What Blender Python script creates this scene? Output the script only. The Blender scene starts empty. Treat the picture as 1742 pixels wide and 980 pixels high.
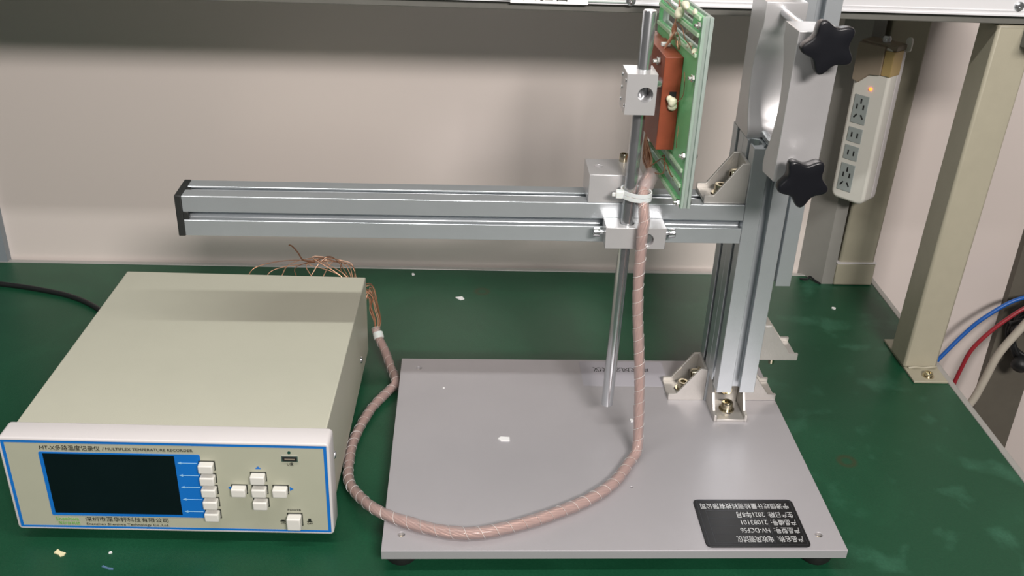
import bpy, bmesh, math, random
from mathutils import Vector, Matrix
random.seed(4)
PI = math.pi
SC = bpy.context.scene
COL = SC.collection

# ------------------------------------------------------------------ camera
def cam_axes(a, b, c):
    f = Vector((math.sin(a)*math.cos(b), math.cos(a)*math.cos(b), -math.sin(b)))
    r = Vector((math.cos(a), -math.sin(a), 0)); u = r.cross(f)
    return math.cos(c)*r + math.sin(c)*u, -math.sin(c)*r + math.cos(c)*u, f
cd = bpy.data.cameras.new('camera'); cam = bpy.data.objects.new('camera', cd); COL.objects.link(cam)
r_, u_, f_ = cam_axes(.0516, .4837, .0403)
cam.matrix_world = Matrix(((r_.x, u_.x, -f_.x, 0), (r_.y, u_.y, -f_.y, 0), (r_.z, u_.z, -f_.z, .6358), (0, 0, 0, 1)))
cd.sensor_width = 36; cd.lens = 1684.35/1742*36; cd.clip_start = .02
SC.camera = cam

# ------------------------------------------------------------------ world, lamps, exposure
wd = bpy.data.worlds.new('room_light'); SC.world = wd; wd.use_nodes = True
bgn = wd.node_tree.nodes['Background']; bgn.inputs[0].default_value = (1, .965, .93, 1); bgn.inputs[1].default_value = .075
def area(name, loc, target, sx, sy, power, color=(1, 1, 1)):
    l = bpy.data.lights.new(name, 'AREA'); l.shape = 'RECTANGLE'; l.size = sx; l.size_y = sy; l.energy = power; l.color = color
    o = bpy.data.objects.new(name, l); COL.objects.link(o); o.location = loc
    o.rotation_euler = (Vector(target)-Vector(loc)).to_track_quat('-Z', 'Y').to_euler()
    return o
area('tube_lamp', (-.17, .47, 1.12), (-.17, .62, 0), 1.2, .03, 7.0, (1, .985, .95))
area('wall_fill_light', (.55, -1.2, 1.52), (-.1, 1.27, .2), .7, .25, 60, (1, .93, .89))  # fill added behind the camera to brighten the back wall; no actual window
SC.view_settings.view_transform = 'Standard'; SC.view_settings.look = 'None'
SC.view_settings.exposure = 0; SC.view_settings.gamma = 1; SC.view_settings.use_curve_mapping = False

# ------------------------------------------------------------------ materials
def srgb(r, g, b):
    f = lambda v: v/12.92 if v <= .04045 else ((v+.055)/1.055)**2.4
    return (f(r/255), f(g/255), f(b/255), 1)
def mat(name, col, rough=.5, metal=0, noise=0, nscale=60, bump=0, bscale=300, **kw):
    m = bpy.data.materials.new(name); m.use_nodes = True; nt = m.node_tree; b = nt.nodes['Principled BSDF']
    b.inputs['Base Color'].default_value = col; b.inputs['Roughness'].default_value = rough; b.inputs['Metallic'].default_value = metal
    for k, v in kw.items(): b.inputs[k.replace('_', ' ')].default_value = v
    tc = nt.nodes.new('ShaderNodeTexCoord')
    if noise:
        n = nt.nodes.new('ShaderNodeTexNoise'); n.inputs['Scale'].default_value = nscale; n.inputs['Detail'].default_value = 5
        nt.links.new(tc.outputs['Object'], n.inputs['Vector'])
        mx = nt.nodes.new('ShaderNodeMix'); mx.data_type = 'RGBA'
        mx.inputs[6].default_value = [c*(1-noise) for c in col[:3]]+[1]; mx.inputs[7].default_value = [min(1, c*(1+noise)) for c in col[:3]]+[1]
        nt.links.new(n.outputs['Fac'], mx.inputs[0]); nt.links.new(mx.outputs[2], b.inputs['Base Color'])
    if bump:
        n = nt.nodes.new('ShaderNodeTexNoise'); n.inputs['Scale'].default_value = bscale; n.inputs['Detail'].default_value = 3
        nt.links.new(tc.outputs['Object'], n.inputs['Vector'])
        bp = nt.nodes.new('ShaderNodeBump'); bp.inputs['Strength'].default_value = bump; bp.inputs['Distance'].default_value = .0006
        nt.links.new(n.outputs['Fac'], bp.inputs['Height']); nt.links.new(bp.outputs[0], b.inputs['Normal'])
    return m
M = {}
M['alu'] = mat('anodised_aluminium', srgb(200, 206, 210), .34, .68, .05, 40, .12, 900)
M['alu_plate'] = mat('matte_aluminium_plate', srgb(188, 186, 190), .5, .45, .05, 14, .1, 1200)
M['alu_bright'] = mat('milled_aluminium', srgb(205, 204, 205), .34, .5, .04, 60, .08, 800)
M['cast'] = mat('cast_aluminium', srgb(196, 193, 188), .42, .6, .08, 90, .2, 500)
M['steel'] = mat('polished_steel', srgb(206, 209, 212), .2, .92, .04, 30)
M['bolt'] = mat('nickel_bolt', srgb(205, 196, 172), .22, 1, .08, 200)
M['nickel'] = mat('bright_nut', srgb(215, 215, 210), .2, 1)
M['dark'] = mat('dark_hole', srgb(22, 22, 22), .7)
M['cap'] = mat('black_cap_plastic', srgb(33, 35, 34), .55, 0, .1, 120)
M['knob'] = mat('black_knob_plastic', srgb(20, 21, 26), .3, 0, .1, 90, .05, 700)
M['cream'] = mat('cream_case_paint', srgb(187, 187, 171), .42, 0, .03, 30, .2, 1500)
M['panel'] = mat('grey_green_panel', srgb(178, 179, 160), .5, 0, .03, 50)
M['bezel'] = mat('white_bezel_plastic', srgb(214, 210, 210), .35, 0, .02, 40)
M['blue'] = mat('blue_print', srgb(14, 112, 200), .5)
M['pale_blue'] = mat('pale_blue_print', srgb(150, 200, 235), .5)
M['screen'] = mat('dark_display_glass', srgb(10, 19, 24), .22, 0, .2, 30)
M['key'] = mat('white_key_plastic', srgb(222, 220, 214), .35)
M['ink'] = mat('black_ink', srgb(38, 42, 36), .6)
M['green_ink'] = mat('green_ink', srgb(110, 175, 80), .6)
M['plate_black'] = mat('black_nameplate', srgb(8, 8, 12), .4, 0, .2, 80)
M['plate_ink'] = mat('silver_lettering', srgb(215, 217, 218), .4, .3)
M['plate_line'] = mat('grey_rule_line', srgb(70, 72, 78), .4, .3)
M['rail_white'] = mat('white_rail_paint', srgb(238, 238, 240), .3, .2, .02, 20)
M['paper'] = mat('white_paper', srgb(240, 240, 238), .7)
M['beam'] = mat('grey_beam_paint', srgb(112, 112, 106), .55, 0, .12, 80)
M['post'] = mat('beige_post_paint', srgb(168, 163, 144), .45, 0, .06, 60, .2, 900)
M['pillar'] = mat('grey_pillar_paint', srgb(138, 137, 132), .5, 0, .06, 50)
M['bluegrey'] = mat('blue_grey_panel', srgb(128, 136, 142), .45, 0, .05, 20)
M['olive'] = mat('olive_post_paint', srgb(98, 94, 84), .6, 0, .1, 60)
M['strip'] = mat('white_socket_plastic', srgb(212, 211, 203), .35, 0, .02, 60)
M['socket'] = mat('grey_socket_plastic', srgb(150, 158, 156), .45)
M['tan'] = mat('tan_plug_plastic', srgb(140, 128, 112), .4, 0, .05, 90)
M['gold'] = mat('gold_plug_band', srgb(190, 165, 112), .35, .4, .05, 90)
M['bakelite'] = mat('brown_bakelite', srgb(134, 64, 40), .48, 0, .16, 160, .15, 600)
M['copper'] = mat('copper_wire', srgb(205, 160, 132), .35, .5, .15, 300)
M['strand'] = mat('pale_copper_strand', srgb(204, 168, 154), .35, .4, .3, 220)
M['dark_copper'] = mat('enamelled_copper_wire', srgb(150, 108, 82), .35, .5, .25, 300)
M['glue'] = mat('white_glue', srgb(226, 224, 198), .45, 0, .06, 300, .4, 500)
M['tie'] = mat('milky_nylon', srgb(225, 225, 222), .35, 0, 0, 1, Subsurface_Weight=.2)
M['black_cable'] = mat('black_cable_rubber', srgb(24, 26, 27), .5)
M['blue_cable'] = mat('blue_cable_jacket', srgb(20, 92, 176), .4)
M['red_cable'] = mat('red_cable_jacket', srgb(150, 38, 48), .4)
M['beige_cable'] = mat('beige_cable_jacket', srgb(186, 180, 166), .5, 0, .06, 100)
M['scrap'] = mat('white_scrap', srgb(235, 236, 236), .7)
M['cream_scrap'] = mat('cream_scrap', srgb(236, 226, 184), .7)
M['blue_scrap'] = mat('blue_scrap', srgb(88, 120, 150), .6)
M['floor'] = mat('grey_floor', srgb(120, 118, 116), .5, 0, .1, 6)
M['trim'] = mat('pale_table_edging', srgb(172, 172, 168), .4, .3, .05, 80)
M['underboard'] = mat('brown_chipboard', srgb(120, 96, 70), .8, 0, .3, 120)
def glassy(name, col, trans_frac, rough=.2, rim=0):
    m = mat(name, col, rough); nt = m.node_tree; b = nt.nodes['Principled BSDF']; o = nt.nodes['Material Output']
    t = nt.nodes.new('ShaderNodeBsdfTransparent'); mx = nt.nodes.new('ShaderNodeMixShader'); mx.inputs[0].default_value = 1-trans_frac
    tr = nt.nodes.new('ShaderNodeBsdfTranslucent'); tr.inputs[0].default_value = col
    m2 = nt.nodes.new('ShaderNodeMixShader'); m2.inputs[0].default_value = .5
    nt.links.new(b.outputs[0], m2.inputs[1]); nt.links.new(tr.outputs[0], m2.inputs[2])
    nt.links.new(t.outputs[0], mx.inputs[1]); nt.links.new(m2.outputs[0], mx.inputs[2]); nt.links.new(mx.outputs[0], o.inputs[0])
    return m
M['sheet'] = glassy('green_tinted_sheet', srgb(172, 240, 188), .0, .25)
M['sheet_rail'] = glassy('pale_green_sheet', srgb(224, 242, 220), .12, .3)
M['sheet_edge'] = glassy('milky_green_edge', srgb(204, 216, 210), .06, .35)
M['wrap'] = glassy('clear_spiral_wrap', srgb(214, 198, 196), .42, .15)
# green bench mat with mottling and two ring stains
def mat_mat():
    m = mat('green_bench_mat', srgb(22, 84, 56), .34, 0, 0, 1, .25, 1100); nt = m.node_tree; b = nt.nodes['Principled BSDF']
    N = nt.nodes.new; Lk = nt.links.new
    tc = N('ShaderNodeTexCoord')
    def noise(sc, det=5, dist=0):
        n = N('ShaderNodeTexNoise'); n.inputs['Scale'].default_value = sc; n.inputs['Detail'].default_value = det; n.inputs['Distortion'].default_value = dist
        Lk(tc.outputs['Object'], n.inputs['Vector']); return n
    def ramp(src, p0, p1, v0=0, v1=1):
        r = N('ShaderNodeMapRange'); r.inputs[1].default_value = p0; r.inputs[2].default_value = p1; r.inputs[3].default_value = v0; r.inputs[4].default_value = v1
        Lk(src, r.inputs[0]); return r.outputs[0]
    def mix(fac, a, c):
        x = N('ShaderNodeMix'); x.data_type = 'RGBA'; Lk(fac, x.inputs[0])
        if hasattr(a, 'is_linked'): Lk(a, x.inputs[6])
        else: x.inputs[6].default_value = a
        x.inputs[7].default_value = c; return x.outputs[2]
    c = mix(ramp(noise(9, 6, 1.2).outputs['Fac'], .45, .8), srgb(24, 74, 50), srgb(30, 84, 58))
    # pale scuffs, mostly at the open right part of the mat
    sep = N('ShaderNodeSeparateXYZ'); Lk(tc.outputs['Object'], sep.inputs[0])
    scuff = N('ShaderNodeMath'); scuff.operation = 'MULTIPLY'
    Lk(ramp(noise(20, 4, .25).outputs['Fac'], .56, .70, 0, .28), scuff.inputs[0]); Lk(ramp(sep.outputs[0], .25, .42), scuff.inputs[1])
    c = mix(scuff.outputs[0], c, srgb(78, 138, 112))
    c = mix(ramp(noise(420, 2).outputs['Fac'], .35, .75, 0, .35), c, srgb(10, 56, 38))
    for x, y, r in ((.021, .297, .008), (.404, -.072, .008)):
        d = N('ShaderNodeVectorMath'); d.operation = 'DISTANCE'; Lk(tc.outputs['Object'], d.inputs[0]); d.inputs[1].default_value = (x, y, .75)
        w = N('ShaderNodeMath'); w.operation = 'SUBTRACT'; Lk(d.outputs['Value'], w.inputs[0]); w.inputs[1].default_value = r
        ab = N('ShaderNodeMath'); ab.operation = 'ABSOLUTE'; Lk(w.outputs[0], ab.inputs[0])
        c = mix(ramp(ab.outputs[0], 0, .0045, .62, 0), c, srgb(62, 56, 34))
    Lk(c, b.inputs['Base Color']); b.inputs['Specular IOR Level'].default_value = .35
    return m
M['mat'] = mat_mat()
M['wall'] = mat('glossy_wall_panel', srgb(228, 218, 212), .3, .12, .015, 3, .06, 900, Specular_IOR_Level=.9)

# ------------------------------------------------------------------ objects
FR = {'world': (0, 0, 0), 'stand': (-.0713, .6625, .0081), 'rec': (-.4004, .7038, -.0204)}
FR = {k: v for k, v in FR.items()}
OFF = {}
def place(o, base, frame):
    x, y, a = FR[frame]; c, s = math.cos(a), math.sin(a)
    o.location = (x+c*base[0]-s*base[1], y+s*base[0]+c*base[1], base[2]); o.rotation_euler = (0, 0, a)
    OFF[o.name] = (Vector(base), frame)
def tag(o, label, cat, group=None, kind=None):
    if label: o['label'] = label
    if cat: o['category'] = cat
    if group: o['group'] = group
    if kind: o['kind'] = kind
    return o
def thing(name, label, cat, base, frame='world', group=None):
    o = bpy.data.objects.new(name, None); COL.objects.link(o); o.empty_display_size = .02; place(o, base, frame)
    return tag(o, label, cat, group)
def root(o):
    while o.parent: o = o.parent
    return o
def obj(name, bm, m, parent=None, bev=0, smooth=35, label=None, base=(0, 0, 0), frame='world', seg=2):
    me = bpy.data.meshes.new(name)
    bmesh.ops.recalc_face_normals(bm, faces=bm.faces)
    off = OFF[root(parent).name][0] if parent else Vector(base)
    bmesh.ops.translate(bm, verts=bm.verts, vec=-off)
    bm.to_mesh(me); bm.free(); me.materials.append(M[m] if isinstance(m, str) else m)
    o = bpy.data.objects.new(name, me); COL.objects.link(o)
    if parent: o.parent = parent
    else: place(o, base, frame)
    if smooth:
        for p in me.polygons: p.use_smooth = True
        me.set_sharp_from_angle(angle=math.radians(smooth))
    if bev:
        b = o.modifiers.new('bevel', 'BEVEL'); b.width = bev; b.segments = seg; b.limit_method = 'ANGLE'; b.angle_limit = math.radians(40)
        b.harden_normals = False
    if label: o['label'] = label
    return o
def struct(name, bm, m): 
    o = obj(name, bm, m, smooth=0); o['kind'] = 'structure'; return o
B = bmesh.new
def box(bm, x0, x1, y0, y1, z0, z1, mx=None):
    r = bmesh.ops.create_cube(bm, size=1)['verts']
    T = Matrix.Translation(((x0+x1)/2, (y0+y1)/2, (z0+z1)/2)) @ Matrix.Diagonal((x1-x0, y1-y0, z1-z0, 1))
    bmesh.ops.transform(bm, matrix=(mx @ T) if mx else T, verts=r); return bm
def axis_mat(p, d):
    d = Vector(d).normalized(); return Matrix.Translation(p) @ d.to_track_quat('Z', 'Y').to_matrix().to_4x4()
def lathe(bm, prof, mx=Matrix(), seg=20, caps=True):
    rings = []
    for r, z in prof:
        rings.append([bm.verts.new(mx @ Vector((r*math.cos(2*PI*k/seg), r*math.sin(2*PI*k/seg), z))) for k in range(seg)])
    for a, b in zip(rings, rings[1:]):
        for k in range(seg): bm.faces.new((a[k], a[(k+1) % seg], b[(k+1) % seg], b[k]))
    if caps: bm.faces.new(rings[0][::-1]); bm.faces.new(rings[-1])
    return bm
def cyl(bm, p0, p1, r, seg=16, ch=0):
    p0, p1 = Vector(p0), Vector(p1); L = (p1-p0).length
    return lathe(bm, [(r-ch, 0), (r, ch), (r, L-ch), (r-ch, L)] if ch else [(r, 0), (r, L)], axis_mat(p0, p1-p0), seg)
def prism(bm, outer, t, mx=Matrix(), holes=()):
    """flat polygon (with holes) in the local XY plane, thickened along local Z from 0 to t"""
    vs = []; es = []
    for loop in [outer]+list(holes):
        v = [bm.verts.new(mx @ Vector((p[0], p[1], 0))) for p in loop]; vs += v
        es += [bm.edges.new((v[i], v[(i+1) % len(v)])) for i in range(len(v))]
    if holes: fs = [g for g in bmesh.ops.triangle_fill(bm, use_beauty=True, use_dissolve=False, edges=es)['geom'] if isinstance(g, bmesh.types.BMFace)]
    else: fs = [bm.faces.new(vs)]
    r = bmesh.ops.extrude_face_region(bm, geom=fs)['geom']
    nv = [g for g in r if isinstance(g, bmesh.types.BMVert)]
    bmesh.ops.translate(bm, verts=nv, vec=mx.to_3x3() @ Vector((0, 0, t)))
    return bm
XZ = Matrix(((1, 0, 0, 0), (0, 0, -1, 0), (0, 1, 0, 0), (0, 0, 0, 1)))   # local (x,y) -> world (x,z), thick towards -y
def at(x, y, z): return Matrix.Translation((x, y, z))
def circ(cx, cy, r, n=20, ph=0): return [(cx+r*math.cos(2*PI*k/n+ph), cy+r*math.sin(2*PI*k/n+ph)) for k in range(n)]
def rect(x0, x1, y0, y1): return [(x0, y0), (x1, y0), (x1, y1), (x0, y1)]
def rrect(x0, x1, y0, y1, r, n=4):
    o = []
    for cx, cy, a in ((x1-r, y0+r, -90), (x1-r, y1-r, 0), (x0+r, y1-r, 90), (x0+r, y0+r, 180)):
        for k in range(n+1):
            t = math.radians(a+90*k/n); o.append((cx+r*math.cos(t), cy+r*math.sin(t)))
    return o
def spline(pts, n=8):
    P = [Vector(p) for p in pts]; P = [2*P[0]-P[1]]+P+[2*P[-1]-P[-2]]; out = []
    for i in range(1, len(P)-2):
        a, b, c, d = P[i-1:i+3]
        for k in range(n):
            t = k/n; out.append(.5*((2*b)+(c-a)*t+(2*a-5*b+4*c-d)*t*t+(3*b-a-3*c+d)*t**3))
    out.append(P[-2]); return out
def frames(P):
    T = [(P[min(i+1, len(P)-1)]-P[max(i-1, 0)]).normalized() for i in range(len(P))]
    n = T[0].orthogonal().normalized(); out = []
    for t in T:
        n = (n-t*n.dot(t)).normalized(); out.append((t, n, t.cross(n)))
    return out
def tube(bm, P, r, seg=8):
    P = [Vector(p) for p in P]; F = frames(P); rings = []
    for i, (p, (t, n, b)) in enumerate(zip(P, F)):
        rr = r[i] if isinstance(r, (list, tuple)) else r
        rings.append([bm.verts.new(p+rr*(n*math.cos(2*PI*k/seg)+b*math.sin(2*PI*k/seg))) for k in range(seg)])
    for a, c in zip(rings, rings[1:]):
        for k in range(seg): bm.faces.new((a[k], a[(k+1) % seg], c[(k+1) % seg], c[k]))
    bm.faces.new(rings[0][::-1]); bm.faces.new(rings[-1]); return bm
def resample(P, step):
    out = [P[0].copy()]; acc = 0
    for a, b in zip(P, P[1:]):
        L = (b-a).length; d = step-acc
        while d <= L and L > 0:
            out.append(a.lerp(b, d/L)); d += step
        acc = (acc+L) % step if L else acc
    return out
def text(name, s, m, parent, mx, size, width=None, align='CENTER', thick=.00012, shear=0):
    cu = bpy.data.curves.new('lettering', 'FONT'); cu.body = s; cu.size = size; cu.align_x = align; cu.align_y = 'CENTER'; cu.resolution_u = 2; cu.extrude = thick; cu.shear = shear
    o = bpy.data.objects.new('lettering', cu); COL.objects.link(o)
    me = bpy.data.meshes.new_from_object(o.evaluated_get(bpy.context.evaluated_depsgraph_get()))
    bpy.data.objects.remove(o); bm = B(); bm.from_mesh(me); bpy.data.meshes.remove(me)
    if width:
        xs = [v.co.x for v in bm.verts]; w = max(xs)-min(xs); k = width/w
        for v in bm.verts: v.co.x *= k
    bmesh.ops.transform(bm, matrix=mx, verts=bm.verts)
    return obj(name, bm, m, parent, smooth=0)
def bolt(name, p, d, parent, r=.0043, h=.0055, m='bolt', washer=True):
    """socket head screw: head starts at p and points along d"""
    bm = B(); mx = axis_mat(p, d); w = .0012 if washer else 0
    if washer: lathe(bm, [(r*1.35, 0), (r*1.35, w)], mx, 20)
    lathe(bm, [(r, w), (r, w+h*.88), (r*.9, w+h), (r*.52, w+h), (r*.5, w+h*.45), (.0001, w+h*.4)], mx, 18)
    return obj(name, bm, m, parent)
def hexnut(name, p, d, parent, r=.0034, h=.0026, stud=.0022, m='nickel'):
    bm = B(); mx = axis_mat(p, d)
    lathe(bm, [(r*.92, 0), (r, h*.15), (r, h*.85), (r*.9, h)], mx, 6)
    lathe(bm, [(r*.5, h), (r*.5, h+stud), (r*.3, h+stud+.0005)], mx, 12)
    return obj(name, bm, m, parent, smooth=25)
def bool_cut(o, cutter_bm):
    me = bpy.data.meshes.new('c'); bmesh.ops.recalc_face_normals(cutter_bm, faces=cutter_bm.faces); cutter_bm.to_mesh(me); cutter_bm.free()
    me.transform(Matrix.Translation(-OFF[root(o).name][0])); c = bpy.data.objects.new('c', me); COL.objects.link(c)
    md = o.modifiers.new('cut', 'BOOLEAN'); md.object = c; md.operation = 'DIFFERENCE'; md.solver = 'EXACT'
    bpy.context.view_layer.update()
    c.matrix_world = o.matrix_world.copy(); bpy.context.view_layer.update()
    ne = bpy.data.meshes.new_from_object(o.evaluated_get(bpy.context.evaluated_depsgraph_get()))
    o.modifiers.clear(); old = o.data; nm = old.name; o.data = ne; bpy.data.objects.remove(c); bpy.data.meshes.remove(old); ne.name = nm
    for p in ne.polygons: p.use_smooth = True
    ne.set_sharp_from_angle(angle=math.radians(35))

# ------------------------------------------------------------------ the setting
WY = 1.273
struct('wall_back', box(B(), -1.6, 2.2, WY, WY+.05, -.75, 1.9), 'wall')
struct('floor', box(B(), -1.6, 2.2, -2.6, WY, -.79, -.75), 'floor')
o = struct('trim_1', box(B(), -.90, -.640, WY-.012, WY, -.75, 1.0), 'bluegrey'); o['label'] = 'blue-grey wall panel strip at the far left'
bm = B(); prism(bm, [(.481, WY), (.505, 1.237), (.5215, 1.237), (.5215, WY)], 1.75, at(0, 0, -.75)); o = struct('trim_2', bm, 'pillar'); o['label'] = 'narrow grey wall pillar with a slanted side'
o = struct('trim_3', box(B(), .798, .868, WY-.012, WY, -.75, 1.0), 'olive'); o['label'] = 'dark olive upright band on the wall at the right'

# ------------------------------------------------------------------ workbench with shelf
bench = thing('workbench', 'workbench with green mat top, beige posts and a white-fronted shelf', 'workbench', (0, .9, -.75))
obj('tabletop', box(B(), -1.15, .583, .38, 1.266, -.030, -.0025), 'underboard', bench)
obj('bench_mat', box(B(), -1.15, .579, .38, 1.2605, -.0025, 0), 'mat', bench, label='dark green scuffed bench mat with two brown ring stains')
obj('edge_trim', box(B(), -1.15, .587, 1.2607, 1.269, -.032, .001), 'trim', bench, bev=.001)
obj('edge_trim', box(B(), .5792, .587, .38, 1.2605, -.032, .001), 'trim', bench, bev=.001)
for x, y in ((-1.12, .40), (.53, .40), (-1.12, 1.20), (.53, 1.20)):
    obj('leg', box(B(), x, x+.04, y, y+.04, -.75, -.03), 'post', bench, bev=.003)
# front right upright with foot plate
def lean_box(x0, x1, y0, y1, z0, z1, dx):
    bm = box(B(), x0, x1, y0, y1, z0, z1)
    for v in bm.verts: v.co.x += dx*(v.co.z-z0)/(z1-z0)
    return bm
up = obj('upright', lean_box(.5345, .5765, 1.010, 1.052, .003, .42, .008), 'post', bench, bev=.003)
obj('foot_plate', box(B(), .537, .5785, .980, 1.079, 0, .003), 'post', up, bev=.0006)
bolt('bolt', (.5585, .992, .003), (0, 0, 1), up, .0052, .004)
bm = B(); tube(bm, spline([(.541, 1.009, .0035), (.549, 1.0085, .005), (.560, 1.009, .004), (.571, 1.0085, .0055), (.577, 1.012, .0035)], 4), .0016, 6); obj('weld_bead', bm, 'post', up)
up2 = obj('upright', lean_box(.5236, .5736, 1.236, 1.2605, .001, .42, .006), 'post', bench, bev=.003)
obj('foot_sleeve', box(B(), .5212, .5762, 1.2335, 1.2602, .0005, .034), 'post', up2, bev=.0015)
obj('rubber_gasket', box(B(), .5205, .5769, 1.2328, 1.2602, .034, .0358), 'bezel', up2, bev=.0004)
# shelf
obj('shelf_board', box(B(), -1.15, .62, 1.004, 1.262, .4335, .449), 'rail_white', bench)
obj('shelf_beam', box(B(), -1.15, .62, 1.0065, 1.03, .4215, .4335), 'beam', bench, bev=.0008)
bm = B(); prism(bm, [(0, 0), (.0035, 0), (.0035, .0015), (.0035, .044), (0, .044), (0, .0065), (-.0008, .006), (-.0008, .0052), (0, .0047), (0, .0025), (-.0012, .002), (-.0012, .0003)], 1.77, Matrix(((0, 0, 1, -1.15), (1, 0, 0, 1.000), (0, 1, 0, .4305), (0, 0, 0, 1))))
rail = obj('shelf_rail', bm, 'rail_white', bench, smooth=20)
for x, z in ((.1584, .4348), (.5525, .4405), (-.25, .4405)): 
    bm = B(); lathe(bm, [(.0052, 0), (.0048, .0014), (.003, .0024), (.001, .0024), (.0009, .0012)], axis_mat((x, 1.0, z), (0, -1, 0)), 18); obj('rail_screw', bm, 'steel', rail)
lab = obj('shelf_label', box(B(), .0385, .1158, .9985, .9992, .4297, .450), 'paper', rail, label='white paper label with black lettering')
text('label_text', '实验台', 'ink', rail, at(.0735, .9983, .4385) @ Matrix.Rotation(PI/2, 4, 'X'), .0155, .046)
obj('label_holder', box(B(), -.02, .155, .9988, .9998, .4317, .4335), 'sheet_edge', rail)
# side bracket under the shelf at the right upright
bm = B(); prism(bm, [(.95, .4215), (1.012, .4215), (1.012, .398), (1.004, .398), (.955, .416)], .05, Matrix(((0, 0, 1, .570), (1, 0, 0, 0), (0, 1, 0, 0), (0, 0, 0, 1)))); obj('shelf_bracket', bm, 'beam', bench, bev=.001)

# ------------------------------------------------------------------ power strip
th = math.radians(50)
PM = Matrix.Translation((.5135, 1.2115, .143)) @ Matrix.Rotation(-th, 4, 'Z')      # local: x across, -y out of the face, z up
ps = thing('power_strip', 'white power strip with a lit orange lamp fixed upright to the rear beige post', 'power strip', (.5135, 1.2115, .143))
bm = B(); prism(bm, rrect(-.024, .024, 0, .207, .010, 5), .020, PM @ at(0, .003, 0) @ XZ); obj('case', bm, 'strip', ps, bev=.0035, seg=3)
bm = B(); prism(bm, rrect(-.0235, .0235, .0005, .2065, .010, 5), .010, PM @ at(0, .0135, 0) @ XZ); obj('base', bm, 'bezel', ps, bev=.001)
fy = -.0172
def socket(z0, z1, pins):
    f = obj('socket_face', box(B(), -.0165, .0035, fy-.0007, fy+.001, z0, z1, PM), 'socket', ps, bev=.0004)
    for (x, z, ang) in pins:
        obj('pin_slot', box(B(), -.001, .001, fy-.0009, fy+.0002, -.0032, .0032, PM @ at(-.0065+x, 0, (z0+z1)/2+z) @ Matrix.Rotation(ang, 4, 'Y')), 'dark', f)
fi = [(0, .011, 0), (-.0045, .0035, 0), (.0045, .0035, 0), (-.0045, -.009, .6), (.0045, -.009, -.6)]
socket(.013, .050, fi); socket(.056, .075, [(-.004, 0, 0), (.004, 0, 0)]); socket(.080, .099, [(-.004, 0, 0), (.004, 0, 0)]); socket(.105, .142, fi)
em = mat('orange_indicator', srgb(255, 110, 40), .4, Emission_Color=srgb(255, 90, 30), Emission_Strength=6)
bm = B(); lathe(bm, [(.0022, 0), (.0016, .0012), (.0005, .0016)], PM @ at(.002, fy, .152) @ axis_mat((0, 0, 0), (0, -1, 0)), 12); obj('indicator_lamp', bm, em, ps)
bm = B(); prism(bm, [(-.0245, .160), (-.016, .157), (-.002, .170), (.012, .172), (.012, .207), (-.0245, .207)], .0065, PM @ at(0, -.0145, 0) @ XZ); pl = obj('plug_cover', bm, 'tan', ps, bev=.001)
obj('gold_band', box(B(), .012, .0247, -.019, .004, .172, .203, PM), 'gold', ps, bev=.0008)
obj('end_cap', box(B(), -.0235, .0247, -.016, .012, .203, .2095, PM), 'tan', ps, bev=.001)
bm = B(); lathe(bm, [(.0055, 0), (.0055, .005), (.004, .008)], PM @ at(.003, -.004, .2095), 14); obj('cable_gland', bm, 'steel', ps)
bm = B(); prism(bm, rrect(-.004, .004, 0, .018, .0039, 5), .004, PM @ at(.026, .012, .200) @ XZ); obj('hanging_tab', bm, 'strip', ps, bev=.0006)

# ------------------------------------------------------------------ test stand (profile frame on base plate)
st = thing('test_stand', 'aluminium test stand with T-slot post and long arm on a flat base plate', 'test stand', (.2085, .16, 0), 'stand')
PW, PD, PT = .4171, .3191, .025
bm = B(); prism(bm, rect(0, PW, 0, PD), .0095, at(0, 0, PT-.0095), [circ(x, y, r, 14) for x, y, r in ((.0166, .0216, .0031), (.3968, .0207, .0034), (.0208, .2986, .0029), (.2341, .0876, .0012))])
obj('base_plate', bm, 'alu_plate', st, bev=.0005)
for x, y in ((.0166, .0216), (.3968, .0207), (.0208, .2986), (.397, .2986)):
    f = obj('rubber_foot', lathe(B(), [(.013, 0), (.015, .003), (.015, .0155)], at(x, y, 0), 20), 'cap', st)
    obj('foot_screw', cyl(B(), (x, y, .012), (x, y, .0215), .0026, 12), 'bolt', f)
def tslot(n=.040):
    h = n/2; q = []
    half = [(h, h), (.0042, h), (.0042, h-.002), (.0098, h-.0022), (.0098, h-.0055), (.0058, h-.0118)]
    half2 = [(-x, z) for x, z in half[::-1]]
    side = half+half2[:-1]
    for k in range(4):
        a = k*PI/2; c, s = round(math.cos(a)), round(math.sin(a))
        q += [(c*x-s*y, s*x+c*y) for x, y in side]
    return q
def profile(name, p0, L, axis, parent, label=None):
    """p0 = min corner; extruded 4040 profile"""
    x, y, z = p0; bm = B()
    if axis == 'z': mx = Matrix.Translation((x+.02, y+.02, z))
    else: mx = Matrix(((0, 0, 1, x), (1, 0, 0, y+.02), (0, 1, 0, z+.02), (0, 0, 0, 1)))
    prism(bm, tslot(), L, mx, [circ(0, 0, .0034, 10)])
    return obj(name, bm, 'alu', parent, smooth=0, bev=.0004, label=label, seg=1)
SX, SY = .3366, .2364
profile('rear_post', (SX, SY, PT), .332-PT, 'z', st)
profile('front_post', (SX, SY-.04, .0625), .332-.0625, 'z', st)
profile('side_post', (.3768, .2564, .158), .40, 'z', st)
arm = profile('arm', (-.192, SY-.04, .2351), SX-.192*-1-.0004, 'x', st)
bm = box(B(), -.1985, -.1922, SY-.0405, SY+.0005, .2346, .2756); box(bm, -.193, -.1872, SY-.0395, SY-.034, .2512, .2590); box(bm, -.193, -.1880, SY-.0235, SY-.0165, .2700, .2748)
obj('end_cap', bm, 'cap', arm, bev=.0008, label='chipped black plastic end cap')
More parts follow.
